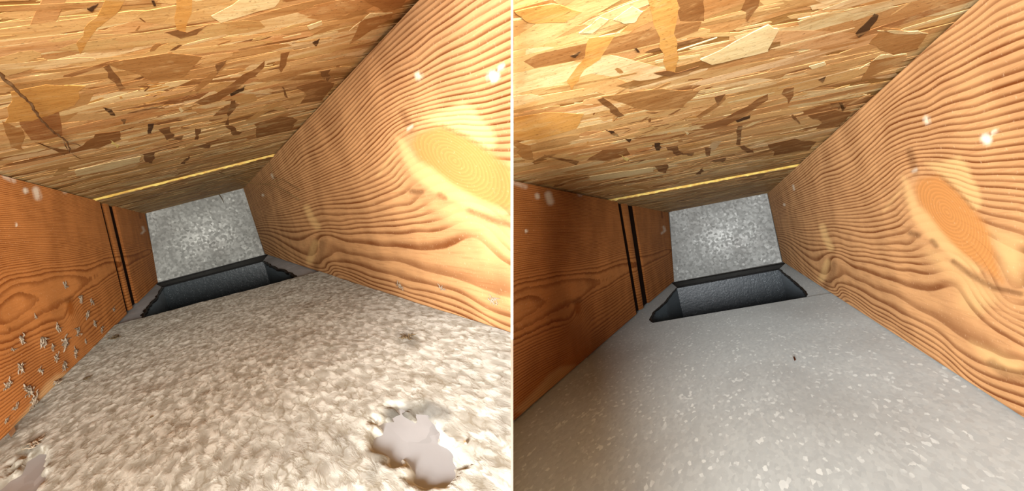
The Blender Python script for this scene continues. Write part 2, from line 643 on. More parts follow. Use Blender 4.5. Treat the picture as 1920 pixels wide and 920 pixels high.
gl(33, E_([(0, 570), (200, 595), (420, 590)]) + D_([(560, 398), (850, 450)]))
gl(34, E_([(0, 615), (200, 640), (480, 645)]) + D_([(600, 430), (900, 500)]) + [(1480, 452)])
gl(35, E_([(0, 700), (200, 760), (400, 775), (640, 755)]) + D_([(560, 450), (620, 460), (800, 540), (1000, 610)]))
gl(36, D_([(590, 620), (750, 630), (900, 690), (1196, 795)]) + F_([(700, 210), (1000, 370), (1100, 470)]) + [(1500, 486)])
gl(37, D_([(580, 690), (700, 675), (850, 740), (1100, 860)]) + F_([(560, 260), (850, 460), (930, 510)]))
gl(38, D_([(600, 755), (700, 745), (900, 860)]) + F_([(450, 270), (680, 380), (790, 490)]))
gl(39.2, F_([(70, 78), (250, 190), (500, 325), (780, 510)]))
gl(40.6, F_([(60, 100), (300, 250), (600, 430), (870, 650)]))
gl(42, F_([(150, 170), (400, 335), (700, 540)]))
gl(35.4, F_([(880, 180), (950, 260), (1110, 370)]))
gl(25, [(1914, 440)]); gl(26.5, [(1914, 500)]); gl(30, [(1890, 560)]); gl(34, [(1914, 620)]); gl(37, [(1914, 690)]); gl(41, [(1914, 770)])

KNOT = [(1725, 335), (1764, 330), (1799, 361), (1825, 391), (1855, 432), (1868, 490), (1880, 530), (1840, 500), (1799, 475), (1766, 440), (1740, 405), (1722, 380), (1715, 350)]
PALE_R = [([(1692, 330), (1703, 340), (1722, 385), (1740, 400), (1770, 440), (1805, 475), (1840, 505), (1835, 512), (1790, 490), (1760, 462), (1735, 440), (1712, 410), (1700, 375)], 5, 0.6),
          ([(1734, 306), (1762, 304), (1799, 293), (1816, 313), (1821, 330), (1834, 352), (1841, 374), (1838, 389), (1827, 392), (1812, 374), (1790, 350), (1760, 324)], 5, 0.66),
          ([(1740, 470), (1765, 474), (1800, 500), (1850, 535), (1868, 560), (1830, 590), (1800, 570), (1798, 530), (1760, 500)], 14, 0.5),
          ([(1855, 430), (1914, 450), (1914, 530), (1885, 510)], 12, 0.6),
          ([(1820, 640), (1870, 660), (1914, 680), (1914, 700), (1860, 690)], 10, 0.6)]
PALE_RS = [([(1542, 425), (1548, 445), (1557, 464)], 6, 0.7), ([(1552, 492), (1547, 506), (1541, 522)], 6, 0.7), ([(1658, 395), (1690, 355)], 3, 0.3)]
DARK_RS = [([(1788, 490), (1812, 510), (1840, 527), (1866, 540), (1914, 551)], 5, 0.55), ([(1706, 285), (1710, 300), (1716, 322)], 7, 0.45),
           ([(1563, 495), (1560, 515), (1550, 536)], 6, 0.4), ([(1707, 436), (1722, 441)], 5, 0.6), ([(1748, 452), (1755, 460)], 5, 0.6),
           ([(1860, 680), (1885, 700), (1914, 705)], 9, 0.4), ([(1764, 330), (1799, 361), (1825, 391)], 3, 0.35)]
WHITE_RS = [([(1848, 259), (1851, 262)], 8, 1.0), ([(1862, 248), (1866, 246)], 4, 0.7), ([(1736, 222), (1739, 228)], 5, 0.7), ([(1712, 321), (1718, 318)], 3, 0.4),
            ([(1470, 383), (1471, 384)], 2, 0.6), ([(1487, 348), (1489, 355)], 2, 0.5)]


def grid_field(bay, pl, me, controls, H):
    P = bay.camco(pl, verts_np(me))
    b = verts_np(me)[:, 1]
    X = np.c_[np.log(np.maximum(P[:, 1], 0.10)) / 6, b]
    C, v = [], []
    for k, pts in controls:
        for q in H(pts):
            h = bay.hit(pl, *q)
            if h[1] <= 0.02:
                continue
            C.append((math.log(max(h[1], 0.10)) / 6, bay.loc(pl, h)[0, 1])); v.append(k)
    return TPS(C, np.array(v))(X), proj(P), P


def wood_attrs(bay, pl, me, controls, H, knots, pales, pale_s, dark_s, white_s, flats=()):
    ring, px, P = grid_field(bay, pl, me, controls, H)
    z = np.zeros(len(px))
    knot, kr, pale, dark, white, flat = z.copy(), z.copy(), z.copy(), z.copy(), z.copy(), z.copy()
    for poly, soft, cen, axis, n in knots:
        q = H(poly)
        m = poly_mask(px, q, soft)
        c = H([cen])[0]; a = H([axis])[0] - c
        la = np.linalg.norm(a); a /= la
        dv = px - c
        e = np.hypot(dv @ a, 2.0 * (dv @ np.array([-a[1], a[0]]))) / la
        knot = np.maximum(knot, m); kr = np.where(m > 0.01, e * n, kr)
    for poly, soft, s in pales:
        pale = np.maximum(pale, s * poly_mask(px, H(poly), soft))
    for arr, strokes in ((pale, pale_s), (dark, dark_s), (white, white_s)):
        for pts, w, s in strokes:
            np.maximum(arr, s * stroke_mask(px, H(pts), w), out=arr)
    for poly, soft, s in flats:
        flat = np.maximum(flat, s * poly_mask(px, H(poly), soft))
    for nme, val in (('ring', ring), ('knot', knot), ('knot_ring', kr), ('pale', pale), ('dark', dark), ('white', white), ('flat', flat)):
        set_attr(me, nme, val)


# edge-grained board (cathedral figure low on the board)
GL = []


def gq(k, pts):
    GL.append((k, pts))


gq(0, H_([(10, 165), (100, 120)]))
gq(1, G_([(10, 910), (180, 875), (262, 887)]) + H_([(240, 75), (190, 135), (100, 180), (20, 238)]))
gq(2, G_([(10, 835), (250, 775), (580, 735), (650, 745), (600, 800), (500, 880)]) + H_([(380, 105), (250, 175), (10, 300)]))
gq(3, G_([(10, 780), (300, 715), (600, 690), (820, 620)]) + H_([(410, 182), (300, 222), (10, 345)]) + G_([(530, 880), (700, 790), (830, 705)]))
gq(4, G_([(10, 752), (300, 685), (560, 655), (820, 590)]) + H_([(410, 212), (200, 300), (10, 388)]))
gq(5.4, G_([(10, 710), (400, 650), (800, 560)]))
gq(10, G_([(10, 640), (400, 590), (790, 510)]))
gq(20, G_([(10, 500), (400, 470), (780, 430)]))
gq(32, G_([(10, 330), (400, 335), (770, 345)]))
gq(44, G_([(10, 160), (400, 200), (760, 262)]))
gq(52, G_([(10, 40), (400, 115), (750, 190)]))
gq(6, H_([(480, 130), (600, 60), (690, 0)]))
gq(11, H_([(500, 215), (650, 120), (790, 20)]))
gq(17, H_([(560, 330), (700, 225), (820, 130)]))
gq(10, H_([(10, 515), (200, 415), (400, 320)]))
gq(18, H_([(10, 680), (200, 550), (420, 430)]))
gq(27, H_([(10, 850), (200, 700), (420, 510)]))
for (k, y) in ((52, 397), (44, 407), (32, 420), (20, 436), (10, 452), (5, 462), (3.5, 470), (8, 490), (15, 520)):
    gq(k, [(1256, y)])
SMALLKNOT = [(1083.5 + 6.5 * math.cos(a), 577 + 13 * math.sin(a)) for a in np.linspace(0, 2 * math.pi, 14)[:-1]]
PALE_L = [([(965, 770), (997, 738), (1030, 702), (1050, 688), (1078, 684), (1060, 705), (1030, 732), (985, 775)], 4, 0.6)]
WHITE_L = [([(1028, 365), (1032, 378)], 6, 0.55), ([(1007, 366), (1008, 369)], 4, 0.6), ([(965, 342), (985, 350)], 4, 0.35), ([(1082, 356), (1088, 364)], 4, 0.35),
           ([(986, 432), (987, 434)], 2, 0.8), ([(1244, 425), (1247, 432), (1241, 437)], 2, 0.5)]
DARK_L = [([(1078, 566), (1086, 562)], 5, 0.5), ([(1241, 395), (1242, 408)], 1.2, 0.8), ([(965, 612), (968, 616)], 2, 0.5)]
FLAT_L = [([(1060, 600), (1100, 590), (1110, 625), (1118, 650), (1080, 665), (1055, 650)], 14, 0.7), ([(960, 575), (1020, 560), (1010, 580), (965, 610)], 8, 0.6)]

# ------------------------------------------------------------------ sheathing of each bay
OSB_COLS = {'D': srgb(142, 98, 56), 'DD': srgb(84, 58, 36), 'M': srgb(188, 136, 78), 'A': srgb(220, 164, 88), 'P': srgb(250, 226, 168), 'MD': srgb(158, 108, 60), 'Y': srgb(250, 226, 140)}
Z5 = lambda p: zs(960, 0, 2.0, p)
Z6 = lambda p: zs(1440, 0, 2.0, p)
STRANDS = [
    ('A', Z5([(490, -40), (620, -40), (615, 140), (625, 215), (605, 280), (580, 265), (555, 140)])),
    ('MD', Z5([(620, -30), (725, -30), (720, 75), (630, 75)])),
    ('MD', Z5([(865, -30), (935, -30), (925, 20), (880, 80)])),
    ('A', Z5([(290, 140), (385, 130), (330, 220), (270, 260), (225, 335), (205, 300), (260, 230)])),
    ('P', Z5([(380, 70), (450, 20), (490, 40), (460, 80), (420, 85)])),
    ('P', Z5([(705, 220), (960, 90), (1000, 110), (960, 190), (750, 240)])),
    ('D', Z5([(530, 270), (580, 262), (620, 270), (700, 245), (660, 275), (600, 287)])),
    ('D', Z5([(760, 360), (800, 350), (770, 392)])),
    ('M', Z5([(690, 435), (800, 358), (800, 372), (702, 444)])),
    ('MD', Z5([(700, 475), (800, 440), (960, 350), (960, 372), (860, 440), (800, 470), (740, 482)])),
    ('DD', Z5([(838, 450), (895, 425), (892, 441), (845, 457)])),
    ('D', Z5([(848, 470), (864, 468), (857, 542), (840, 540)])),
    ('D', Z5([(843, 545), (870, 543), (907, 570), (882, 572)])),
    ('D', Z5([(578, 550), (620, 543), (642, 575), (618, 582)])),
    ('D', Z5([(630, 575), (682, 568), (676, 584)])),
    ('D', Z5([(723, 550), (747, 553), (742, 582), (728, 582)])),
    ('DD', Z5([(348, 485), (382, 490), (400, 509), (383, 507)])),
    ('DD', Z5([(425, 520), (447, 520), (440, 534)])),
    ('DD', Z5([(534, 535), (556, 533), (554, 562), (540, 562)])),
    ('D', Z5([(320, 370), (340, 363), (420, 430), (400, 437)])),
    ('M', Z5([(-10, 520), (70, 545), (90, 602), (40, 592)])),
    ('MD', Z5([(280, 600), (340, 560), (430, 553), (442, 577), (360, 602)])),
    ('D', Z5([(120, 578), (252, 603), (240, 617)])),
    ('D', Z5([(533, 620), (582, 613), (577, 647), (550, 642)])),
    ('D', Z5([(688, 652), (717, 626), (707, 652)])),
    ('P', Z5([(290, 660), (420, 640), (530, 626), (530, 642), (420, 662), (300, 677)])),
    ('DD', Z5([(218, 206), (256, 189), (236, 213)])),
    ('DD', Z5([(458, 177), (468, 177), (478, 192), (470, 193)])),
    ('D', Z5([(738, 602), (802, 588), (792, 608)])),
    ('Y', Z5([(400, 577), (440, 594), (432, 602)])),
    ('P', Z5([(640, 483), (664, 498), (656, 504)])),
    ('M', Z5([(330, 360), (560, 330), (700, 340), (640, 400), (520, 412)])),
    ('A', Z5([(0, 440), (120, 420), (270, 425), (240, 480), (100, 520), (0, 525)])),
    ('DD', Z6([(328, 122), (345, 103), (400, 48), (414, 54), (382, 107), (342, 137)])),
    ('D', Z6([(233, 385), (287, 378), (265, 408)])),
    ('D', Z6([(265, 380), (292, 400), (280, 417)])),
    ('MD', Z6([(60, 330), (97, 323), (92, 362), (75, 387)])),
    ('MD', Z6([(150, 430), (250, 410), (312, 420), (270, 472), (180, 482), (200, 455)])),
    ('DD', Z6([(188, 296), (217, 284), (206, 307)])),
    ('P', Z6([(153, 246), (212, 229), (217, 241), (165, 257)])),
    ('M', Z6([(385, 225), (520, 205), (520, 217), (400, 277), (350, 300)])),
    ('P', Z6([(340, 258), (420, 204), (520, 200), (400, 222)])),
    ('M', Z6([(430, 100), (600, 120), (560, 180), (480, 200), (380, 160)])),
    ('D', Z6([(88, 430), (93, 428), (122, 462), (116, 463)])),
    ('MD', Z6([(0, 540), (100, 518), (182, 530), (150, 562), (20, 582)])),
    ('P', Z6([(410, 112), (500, 112), (600, 122), (500, 124)])),
    ('P', Z5([(250, 120), (330, 60), (360, 70), (300, 120)])),
    ('A', Z5([(10, 40), (150, 10), (260, 40), (200, 80), (60, 80)])),
]


def strand_outline(cx, cy, ln, wd, ang, r):
    """ragged sliver of wood: outline in the board's plane"""
    c, s = math.cos(ang), math.sin(ang)
    pts = []
    skew = r.uniform(-0.5, 0.5) * wd
    for t, w in ((-0.5, r.uniform(0.1, 0.6)), (-0.42, r.uniform(0.6, 1)), (r.uniform(-.2, .2), r.uniform(0.8, 1.1)), (0.42, r.uniform(0.6, 1)), (0.5, r.uniform(0.1, 0.6))):
        pts.append((t * ln, 0.5 * wd * w + skew * t))
    for t, w in ((0.5, r.uniform(0.1, 0.6)), (0.40, r.uniform(0.6, 1)), (r.uniform(-.2, .2), r.uniform(0.8, 1.1)), (-0.42, r.uniform(0.6, 1))):
        pts.append((t * ln + r.uniform(-.03, .03) * ln, -0.5 * wd * w + skew * t))
    return [(cx + c * x - s * y, cy + s * x + c * y) for x, y in pts]


def add_strand(V, Fc, out, z, th=0.0005):
    n = len(V)
    m = len(out)
    area = sum(out[i][0] * out[(i + 1) % m][1] - out[(i + 1) % m][0] * out[i][1] for i in range(m))
    if area < 0:
        out = out[::-1]
    cx = sum(p[0] for p in out) / m; cy = sum(p[1] for p in out) / m
    V += [(x, y, z) for x, y in out] + [(cx + (x - cx) * 1.01, cy + (y - cy) * 1.01, z - th - 0.0012) for x, y in out]
    Fc.append(tuple(range(n, n + m)))
    for i in range(m):
        j = (i + 1) % m
        Fc.append((n + j, n + i, n + m + i, n + m + j))


def colour_attr(me, cols):
    at = me.attributes.new('strand_colour', 'FLOAT_COLOR', 'POINT')
    at.data.foreach_set('color', np.c_[np.asarray(cols), np.ones(len(cols))].astype(np.float32).ravel())


def random_strand_colour(r):
    k = r.random()
    if k < 0.08:
        base = srgb(170, 118, 66)
    elif k < 0.36:
        base = srgb(208, 156, 96)
    elif k < 0.80:
        base = srgb(230, 184, 120)
    else:
        base = srgb(246, 214, 156)
    g = r.uniform(0.88, 1.12)
    return tuple(min(1, c * g * r.uniform(0.96, 1.04)) for c in base)


def build_ceiling(bay, H, word, seed, joint_px):
    r = random.Random(seed)
    # board joint across the bay
    ja, jb = (bay.hit('c', *p) for p in joint_px)
    jn = np.cross(jb - ja, bay.n['c']); jn /= np.linalg.norm(jn)
    if jn @ bay.d < 0:
        jn = -jn
    cl = lambda y: bay.edge('c', 'l', y)
    cr = lambda y: bay.edge('c', 'r', y)
    y0 = 0.05
    L, Fc = slab(bay, 'c', cl, cr, (y0, 2.5), (y0, 2.5), 30, 6, 0.018, inset=(-0.012, -0.012))
    me = mesh_from('ceiling', L, Fc)
    clip_mesh(me, bay, 'c', [(ja, jn)])
    mw = bay.matrix('c')
    near = link('ceiling', me, mat=OSB_BASE, matrix=mw, kind='structure', category='ceiling',
                label='golden strand board overhead in %s, nearer the camera than the yellow joint line' % word)
    # farther board, hanging a little lower so that its raw edge shows
    L, Fc = slab(bay, 'c', cl, cr, (0.6, 2.5), (0.6, 2.5), 20, 6, 0.018, inset=(-0.012, -0.012))
    L[:, 2] += 0.0035
    me2 = mesh_from('ceiling', L, Fc)
    clip_mesh(me2, bay, 'c', [(ja, -jn)])
    far = link('ceiling', me2, mat=OSB_BASE, matrix=mw, kind='structure', category='ceiling',
               label='darker strand board overhead in %s, between the yellow joint line and the end plate' % word)
    # raw yellow edge strip of the far board, ragged
    la, lb = bay.loc('c', ja)[0], bay.loc('c', jb)[0]
    V, Fs = [], []
    n = 60
    dn = bay.loc('c', ja + jn)[0] - la
    for i in range(n + 1):
        p = la + (lb - la) * (i / n * 1.06 - 0.03)
        w = r.uniform(-0.0018, 0.0014)
        for dz, off in ((-0.002, -0.0006), (0.0036 + w * 0.7, -0.0006), (0.0036 + w * 0.7, 0.003), (-0.002, 0.003)):
            q = p + dn * off
            V.append((q[0], q[1], dz))
    for i in range(n):
        for j in range(4):
            a, b = i * 4 + j, i * 4 + (j + 1) % 4
            Fs.append((a, b, b + 4, a + 4))
    Fs += [(3, 2, 1, 0), (n * 4, n * 4 + 1, n * 4 + 2, n * 4 + 3)]
    link('raw_edge', mesh_from('raw_edge', V, Fs), parent=far, mat=RAW, label='bright yellow raw edge of the board')

    # strands pressed into the face
    jl = la; jd = dn[:2] / np.linalg.norm(dn[:2])
    side = lambda x, y: (x - jl[0]) * jd[0] + (y - jl[1]) * jd[1]
    strands = []
    acr = math.atan2(lb[1] - la[1], lb[0] - la[0])
    ys = np.array([0.06, 0.3, 0.8, 1.72])
    ea = np.array([bay.loc('c', cl(y))[0] for y in (0.06, 2.0)]); eb = np.array([bay.loc('c', cr(y))[0] for y in (0.06, 2.0)])
    N = 6500
    for i in range(N):
        s, t = r.random(), r.random()
        p = (ea[0] * (1 - s) + ea[1] * s) * (1 - t) + (eb[0] * (1 - s) + eb[1] * s) * t
        ang = acr + (r.gauss(0, 0.20) if r.random() < 0.88 else r.uniform(-1.5, 1.5))
        big = r.random()
        ln = r.uniform(0.035, 0.11) if big < 0.6 else r.uniform(0.008, 0.035)
        wd = ln * r.uniform(0.07, 0.28) if big < 0.6 else ln * r.uniform(0.06, 0.25)
        far_side = side(p[0], p[1]) > 0
        z = r.uniform(0.00005, 0.00035) + (0.0035 if far_side else 0)
        col = random_strand_colour(r)
        if big > 0.92:
            col = OSB_COLS['D'] if r.random() < 0.6 else OSB_COLS['P']
        out = strand_outline(p[0], p[1], ln, wd, ang, r)
        if any((side(*q) > 0) != far_side for q in out):
            continue
        strands.append((out, z, col, far_side))
    # scatter of fine brown slivers around one worn place
    for i in range(170):
        u, v = r.gauss(1245, 52), r.gauss(222, 34)
        q = H([(u, v)])[0]
        p = bay.loc('c', bay.hit('c', *q))[0]
        ln = r.uniform(0.004, 0.016)
        strands.append((strand_outline(p[0], p[1], ln, ln * r.uniform(0.1, 0.3), acr + r.gauss(0, 0.8), r), r.uniform(0.0002, 0.0004), OSB_COLS[r.choice(('D', 'M', 'MD', 'M', 'MD', 'A'))], False))
    z = 0.00036
    traced = []
    for key, pts in STRANDS:
        q = H(pts)
        out = [tuple(bay.loc('c', bay.hit('c', *p, lift=0.0))[0, :2]) for p in q]
        rag = []
        for a, b in zip(out, out[1:] + out[:1]):
            ex_, ey_ = b[0] - a[0], b[1] - a[1]
            rag.append(a)
            for t in (0.3, 0.55, 0.8):
                j = r.gauss(0, 0.014)
                rag.append((a[0] + ex_ * (t + r.uniform(-.08, .08)) - ey_ * j, a[1] + ey_ * t + ex_ * j))
        out = rag
        z += 0.000003
        g = r.uniform(0.93, 1.07)
        traced.append((out, z + (0.00012 if key in ('DD', 'D', 'P', 'Y') else 0), tuple(c * g for c in OSB_COLS[key]), False))

    def seen_size(st):
        P = bay.camco('c', [(x, y, 0) for x, y in st[0]])
        if P[:, 1].min() < 0.06:
            return 0
        px = proj(P)
        lo, hi = (0, 958) if bay is LB else (962, 1920)
        w = min(px[:, 0].max(), hi) - max(px[:, 0].min(), lo); h = min(px[:, 1].max(), 920) - max(px[:, 1].min(), 0)
        return max(w, 0) * max(h, 0)
    nears = sorted((s for s in strands if not s[3]), key=seen_size, reverse=True)
    singles = traced + nears[:250]
    rest = nears[250:]
    for out, zz, col, _ in singles:
        V, Fs = [], []
        add_strand(V, Fs, out, zz)
        m = mesh_from('strand', V, Fs)
        clip_mesh(m, bay, 'c')
        if len(m.vertices) < 3:
            bpy.data.meshes.remove(m); continue
        colour_attr(m, [col] * len(m.vertices))
        link('strand', m, parent=near, mat=OSB)
    for group, par in ((rest, near), ([s for s in strands if s[3]], far)):
        V, Fs, cs = [], [], []
        for out, zz, col, _ in group:
            n0 = len(V); add_strand(V, Fs, out, zz)
            cs += [col] * (len(V) - n0)
        m = mesh_from('small_strands', V, Fs)
        # vertices carry their colour through the trim
        colour_attr(m, cs)
        clip_mesh(m, bay, 'c')
        link('small_strands', m, parent=par, mat=OSB, kind='stuff')
    return near, far


def build_right_joist(bay, H, word, y0):
    top = lambda y: bay.edge('c', 'r', y)
    bot = lambda y: bay.edge('f', 'r', y)
    L, Fc = slab(bay, 'r', top, bot, (y0, 2.5), (y0, 2.5), 300, 190, 0.038, inset=(0.0030, 0.0012))
    me = mesh_from('floor_joist', L, Fc)
    clip_mesh(me, bay, 'r')
    wood_attrs(bay, 'r', me, GR, H, [(KNOT, 7, (1776, 398), (1845, 495), 15)], PALE_R, PALE_RS, DARK_RS, WHITE_RS,
               [([(1690, 330), (1720, 330), (1800, 470), (1880, 540), (1870, 580), (1790, 540), (1740, 500), (1715, 450), (1700, 420)], 14, 0.8),
                ([(1860, 430), (1914, 440), (1914, 620), (1850, 600), (1870, 520)], 14, 0.6)])
    return link('floor_joist', me, mat=WOOD_R, matrix=bay.matrix('r'), category='joist',
                label='tan wooden joist with a big oval knot along the right of %s' % word)


def build_left_joist(bay, H, word, y0):
    top = lambda y: bay.edge('c', 'l', y)
    bot = lambda y: bay.edge('f', 'l', y)
    root = link('floor_joist', None, matrix=bay.matrix('l'), category='joist',
                label='orange-brown joist with two dark seams along the left of %s' % word)

    def ydepth(px):
        return bay.hit('l', *px)[1]
    s1t, s1b = (ydepth(p) for p in H([(1158, 381), (1193, 584)]))
    s2t, s2b = (ydepth(p) for p in H([(1181, 383), (1210, 570)]))
    gt, gb = s1t * 0.052, s1b * 0.052
    spans = [('board', (y0, s1t), (y0, s1b), 230, 0.0, 0.038, 150), ('filler_strip', (s1t + gt, s2t - gt * .2), (s1b + gb, s2b - gb * .2), 10, -0.004, 0.03, 60),
             ('board', (s2t + gt, 2.5), (s2b + gb, 2.5), 40, -0.001, 0.037, 90)]
    for nme, ya, yb, ns, dz, th, nt in spans:
        L, Fc = slab(bay, 'l', top, bot, ya, yb, ns, nt, th, inset=(0.0030, 0.0012))
        if nme == 'filler_strip':
            q = np.array([i // (nt + 1) / ns for i in range((ns + 1) * (nt + 1))])
            L[:len(q), 2] += -0.0035 + 0.003 * np.sqrt(np.clip(1 - (2 * q - 1) ** 2, 0, 1))
        else:
            L[:(ns + 1) * (nt + 1), 2] += dz
        me = mesh_from(nme, L, Fc)
        clip_mesh(me, bay, 'l')
        wood_attrs(bay, 'l', me, GL, H, [(SMALLKNOT, 3, (1083.5, 577), (1083.5, 590), 4)], PALE_L, [], DARK_L, WHITE_L, FLAT_L)
        p = {'label': 'narrow pale strip between the two dark seams'} if nme == 'filler_strip' else {}
        link(nme, me, parent=root, mat=WOOD_L, **p)
    # backing that closes the seams
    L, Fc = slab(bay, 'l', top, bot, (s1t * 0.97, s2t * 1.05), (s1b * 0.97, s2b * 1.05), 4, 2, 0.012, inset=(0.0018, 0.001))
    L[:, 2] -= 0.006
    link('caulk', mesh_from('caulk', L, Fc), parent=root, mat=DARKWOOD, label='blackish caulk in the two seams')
    return root


def prism(poly, z0, z1):
    n = len(poly)
    a = sum(poly[i][0] * poly[(i + 1) % n][1] - poly[(i + 1) % n][0] * poly[i][1] for i in range(n))
    if a < 0:
        poly = poly[::-1]
    V = [(x, y, z1) for x, y in poly] + [(x, y, z0) for x, y in poly]
    return V, [tuple(range(n)), tuple(range(2 * n - 1, n - 1, -1))] + [((i + 1) % n, i, n + i, n + (i + 1) % n) for i in range(n)]


def floor_xy(bay, pts):
    return [tuple(bay.loc('f', bay.hit('f', *p))[0, :2]) for p in pts]


def tube(path, rad, sides=5, r=None, taper=True):
    """irregular thin tube along a polyline"""
    path = [np.array(p, float) for p in path]
    V, Fc = [], []
    n = len(path)
    for i, p in enumerate(path):
        d = path[min(i + 1, n - 1)] - path[max(i - 1, 0)]
        d = d / (np.linalg.norm(d) + 1e-9)
        a = np.cross(d, [0.3, 0.5, 0.81]); a /= np.linalg.norm(a) + 1e-9
        b = np.cross(d, a)
        rr = (rad[i] if hasattr(rad, '__len__') else rad) * (r.uniform(0.75, 1.25) if r else 1)
        if taper and i in (0, n - 1):
            rr *= 0.35
        for k in range(sides):
            t = 2 * math.pi * k / sides
            V.append(p + rr * (a * math.cos(t) + b * math.sin(t)))
    for i in range(n - 1):
        for k in range(sides):
            k2 = (k + 1) % sides
            Fc.append((i * sides + k, i * sides + k2, (i + 1) * sides + k2, (i + 1) * sides + k))
    Fc.append(tuple(range(sides - 1, -1, -1))); Fc.append(tuple((n - 1) * sides + k for k in range(sides)))
    return V, Fc


def join(parts):
    V, Fc = [], []
    for v, f in parts:
        n = len(V); V += list(v); Fc += [tuple(n + i for i in q) for q in f]
    return V, Fc


def noise_np(x, y, f, seed):
    """smooth value noise on points"""
    g = np.random.default_rng(seed).random((64, 64))
    X, Y = x * f, y * f
    i, j = np.floor(X).astype(int), np.floor(Y).astype(int)
    u, v = X - i, Y - j
    u = u * u * (3 - 2 * u); v = v * v * (3 - 2 * v)
    q = lambda a, b: g[a % 64, b % 64]
    return (q(i, j) * (1 - u) + q(i + 1, j) * u) * (1 - v) + (q(i, j + 1) * (1 - u) + q(i + 1, j + 1) * u) * v


def build_floor(bay, word, crease, hole_l, hole_r, hole_bl, hole_br, mat, label):
    """near pan up to the crease, two flanges beside the hole, boot below"""
    mw = bay.matrix('f')
    fl = lambda y: bay.edge('f', 'l', y)
    fr = lambda y: bay.edge('f', 'r', y)
    yl, yr = bay.hit('f', *crease[0])[1], bay.hit('f', *crease[1])[1]
    L, Fc = slab(bay, 'f', fl, fr, (0.05, yl), (0.05, yr), 120, 60, 0.0015, inset=(-0.012, -0.012), back=True)
    nv = 121 * 61
    # oil-canning of the thin sheet
    L[:nv, 2] = (noise_np(L[:nv, 0], L[:nv, 1], 9, 3) - 1.0) * 0.0012
    me = mesh_from('floor', L, Fc)
    clip_mesh(me, bay, 'f')
    root = link('floor', me, mat=mat, matrix=mw, kind='structure', category='floor', label=label)
    # flanges
    cL, cR = bay.loc('f', fl(yl))[0, :2], bay.loc('f', fr(yr))[0, :2]
    w = np.array(cR) - np.array(cL); w /= np.linalg.norm(w)
    oL, oR = tuple(cL - w * 0.012), tuple(cR + w * 0.012)
    yend = lambda f: (lambda a, b: 1.5 + (bay.k + 0.025 - a) / (b - a))(f(1.5) @ bay.d, f(2.5) @ bay.d)
    eL = bay.loc('f', fl(yend(fl)))[0, :2] - w * 0.012; eR = bay.loc('f', fr(yend(fr)))[0, :2] + w * 0.012
    hl = floor_xy(bay, hole_l); hr = floor_xy(bay, hole_r)     # listed from near to far
    bl, br = floor_xy(bay, [hole_bl])[0], floor_xy(bay, [hole_br])[0]
    tuck = lambda p: (p[0] - 0.012, p[1])        # tucked under the near pan
    for side, poly in (('l', [tuck(oL), tuck(hl[0])] + hl + [bl, tuple(eL)]), ('r', [tuck(oR), tuck(hr[0])] + hr + [br, tuple(eR)])):
        V, Fs = prism(poly, -0.0034, -0.0016)
        link('flange', mesh_from('flange', V, Fs), parent=root, mat=mat)
    # back strip under the end plate
    V, Fs = prism([bl, br, tuple(eR), tuple(eL)], -0.0040, -0.0028)
    link('back_strip', mesh_from('back_strip', V, Fs), parent=root, mat=MASTIC)
    # duct boot below the hole
    ring = hl + [bl] + [br] + hr[::-1]
    n = len(ring)
    cx = np.mean([p[0] for p in ring]); cy = np.mean([p[1] for p in ring])
    boot = link('duct_boot', None, matrix=mw, category='duct', label='black speckled duct boot sunk in the floor of %s' % word)
    names = ['side_wall'] * len(hl) + ['back_wall'] + ['side_wall'] * len(hr) + ['front_wall']
    groups = {'left': range(0, len(hl)), 'back': [len(hl)], 'right': range(len(hl) + 1, n - 1), 'front': [n - 1]}
    dep = 0.16
    for g, idxs in groups.items():
        V, Fs = [], []
        for i in idxs:
            a, b = ring[i], ring[(i + 1) % n]
            for m in range(8):
                pass
            n0 = len(V)
            out = lambda p: (cx + (p[0] - cx) * 1.004, cy + (p[1] - cy) * 1.004)
            aa, bb = out(a), out(b)
            V += [(aa[0], aa[1], -0.003), (bb[0], bb[1], -0.003), (bb[0], bb[1], -dep), (aa[0], aa[1], -dep)]
            o2 = lambda p: (cx + (p[0] - cx) * 1.012, cy + (p[1] - cy) * 1.012)
            aa, bb = o2(a), o2(b)
            V += [(aa[0], aa[1], -0.0042), (bb[0], bb[1], -0.0042), (bb[0], bb[1], -dep), (aa[0], aa[1], -dep)]
            for q in ((0, 1, 2, 3), (7, 6, 5, 4), (0, 4, 5, 1), (1, 5, 6, 2), (2, 6, 7, 3), (3, 7, 4, 0)):
                Fs.append(tuple(n0 + k for k in q))
        nm = {'left': 'side_wall', 'right': 'side_wall', 'back': 'back_wall', 'front': 'front_wall'}[g]
        m = mesh_from(nm, V, Fs)
        bm = bmesh.new(); bm.from_mesh(m); bmesh.ops.recalc_face_normals(bm, faces=bm.faces); bm.to_mesh(m); bm.free()
        link(nm, m, parent=boot, mat=BLACK)
    V, Fs = prism([(cx + (p[0] - cx) * 1.01, cy + (p[1] - cy) * 1.01) for p in ring], -dep - 0.002, -dep)
    link('bottom', mesh_from('bottom', V, Fs), parent=boot, mat=BLACK)
    # torn black seal around the hole
    r = random.Random(5 if bay is LB else 6)
    for pts, lab in ((hl + [bl], None), (hr + [br], None)):
        path = []
        for a, b in zip(pts[:-1], pts[1:]):
            for k in range(6):
                t = k / 6
                path.append((a[0] + (b[0] - a[0]) * t + r.uniform(-1, 1) * (0.0035 if bay is LB else 0.0012), a[1] + (b[1] - a[1]) * t + r.uniform(-1, 1) * (0.0025 if bay is LB else 0.001), -0.0022))
        path.append((*pts[-1], -0.002))
        V, Fs = tube(path, 0.0032 if bay is LB else 0.0024, 6, r)
        link('seal', mesh_from('seal', V, Fs, True), parent=boot, mat=MASTIC)
    pb = [np.array([*bl, -0.001]), np.array([*br, -0.001])]
    path = [pb[0] + (pb[1] - pb[0]) * t / 14 + np.array([r.uniform(-.001, .001), 0, 0]) for t in range(15)]
    V, Fs = tube(path, 0.0022, 6, r)
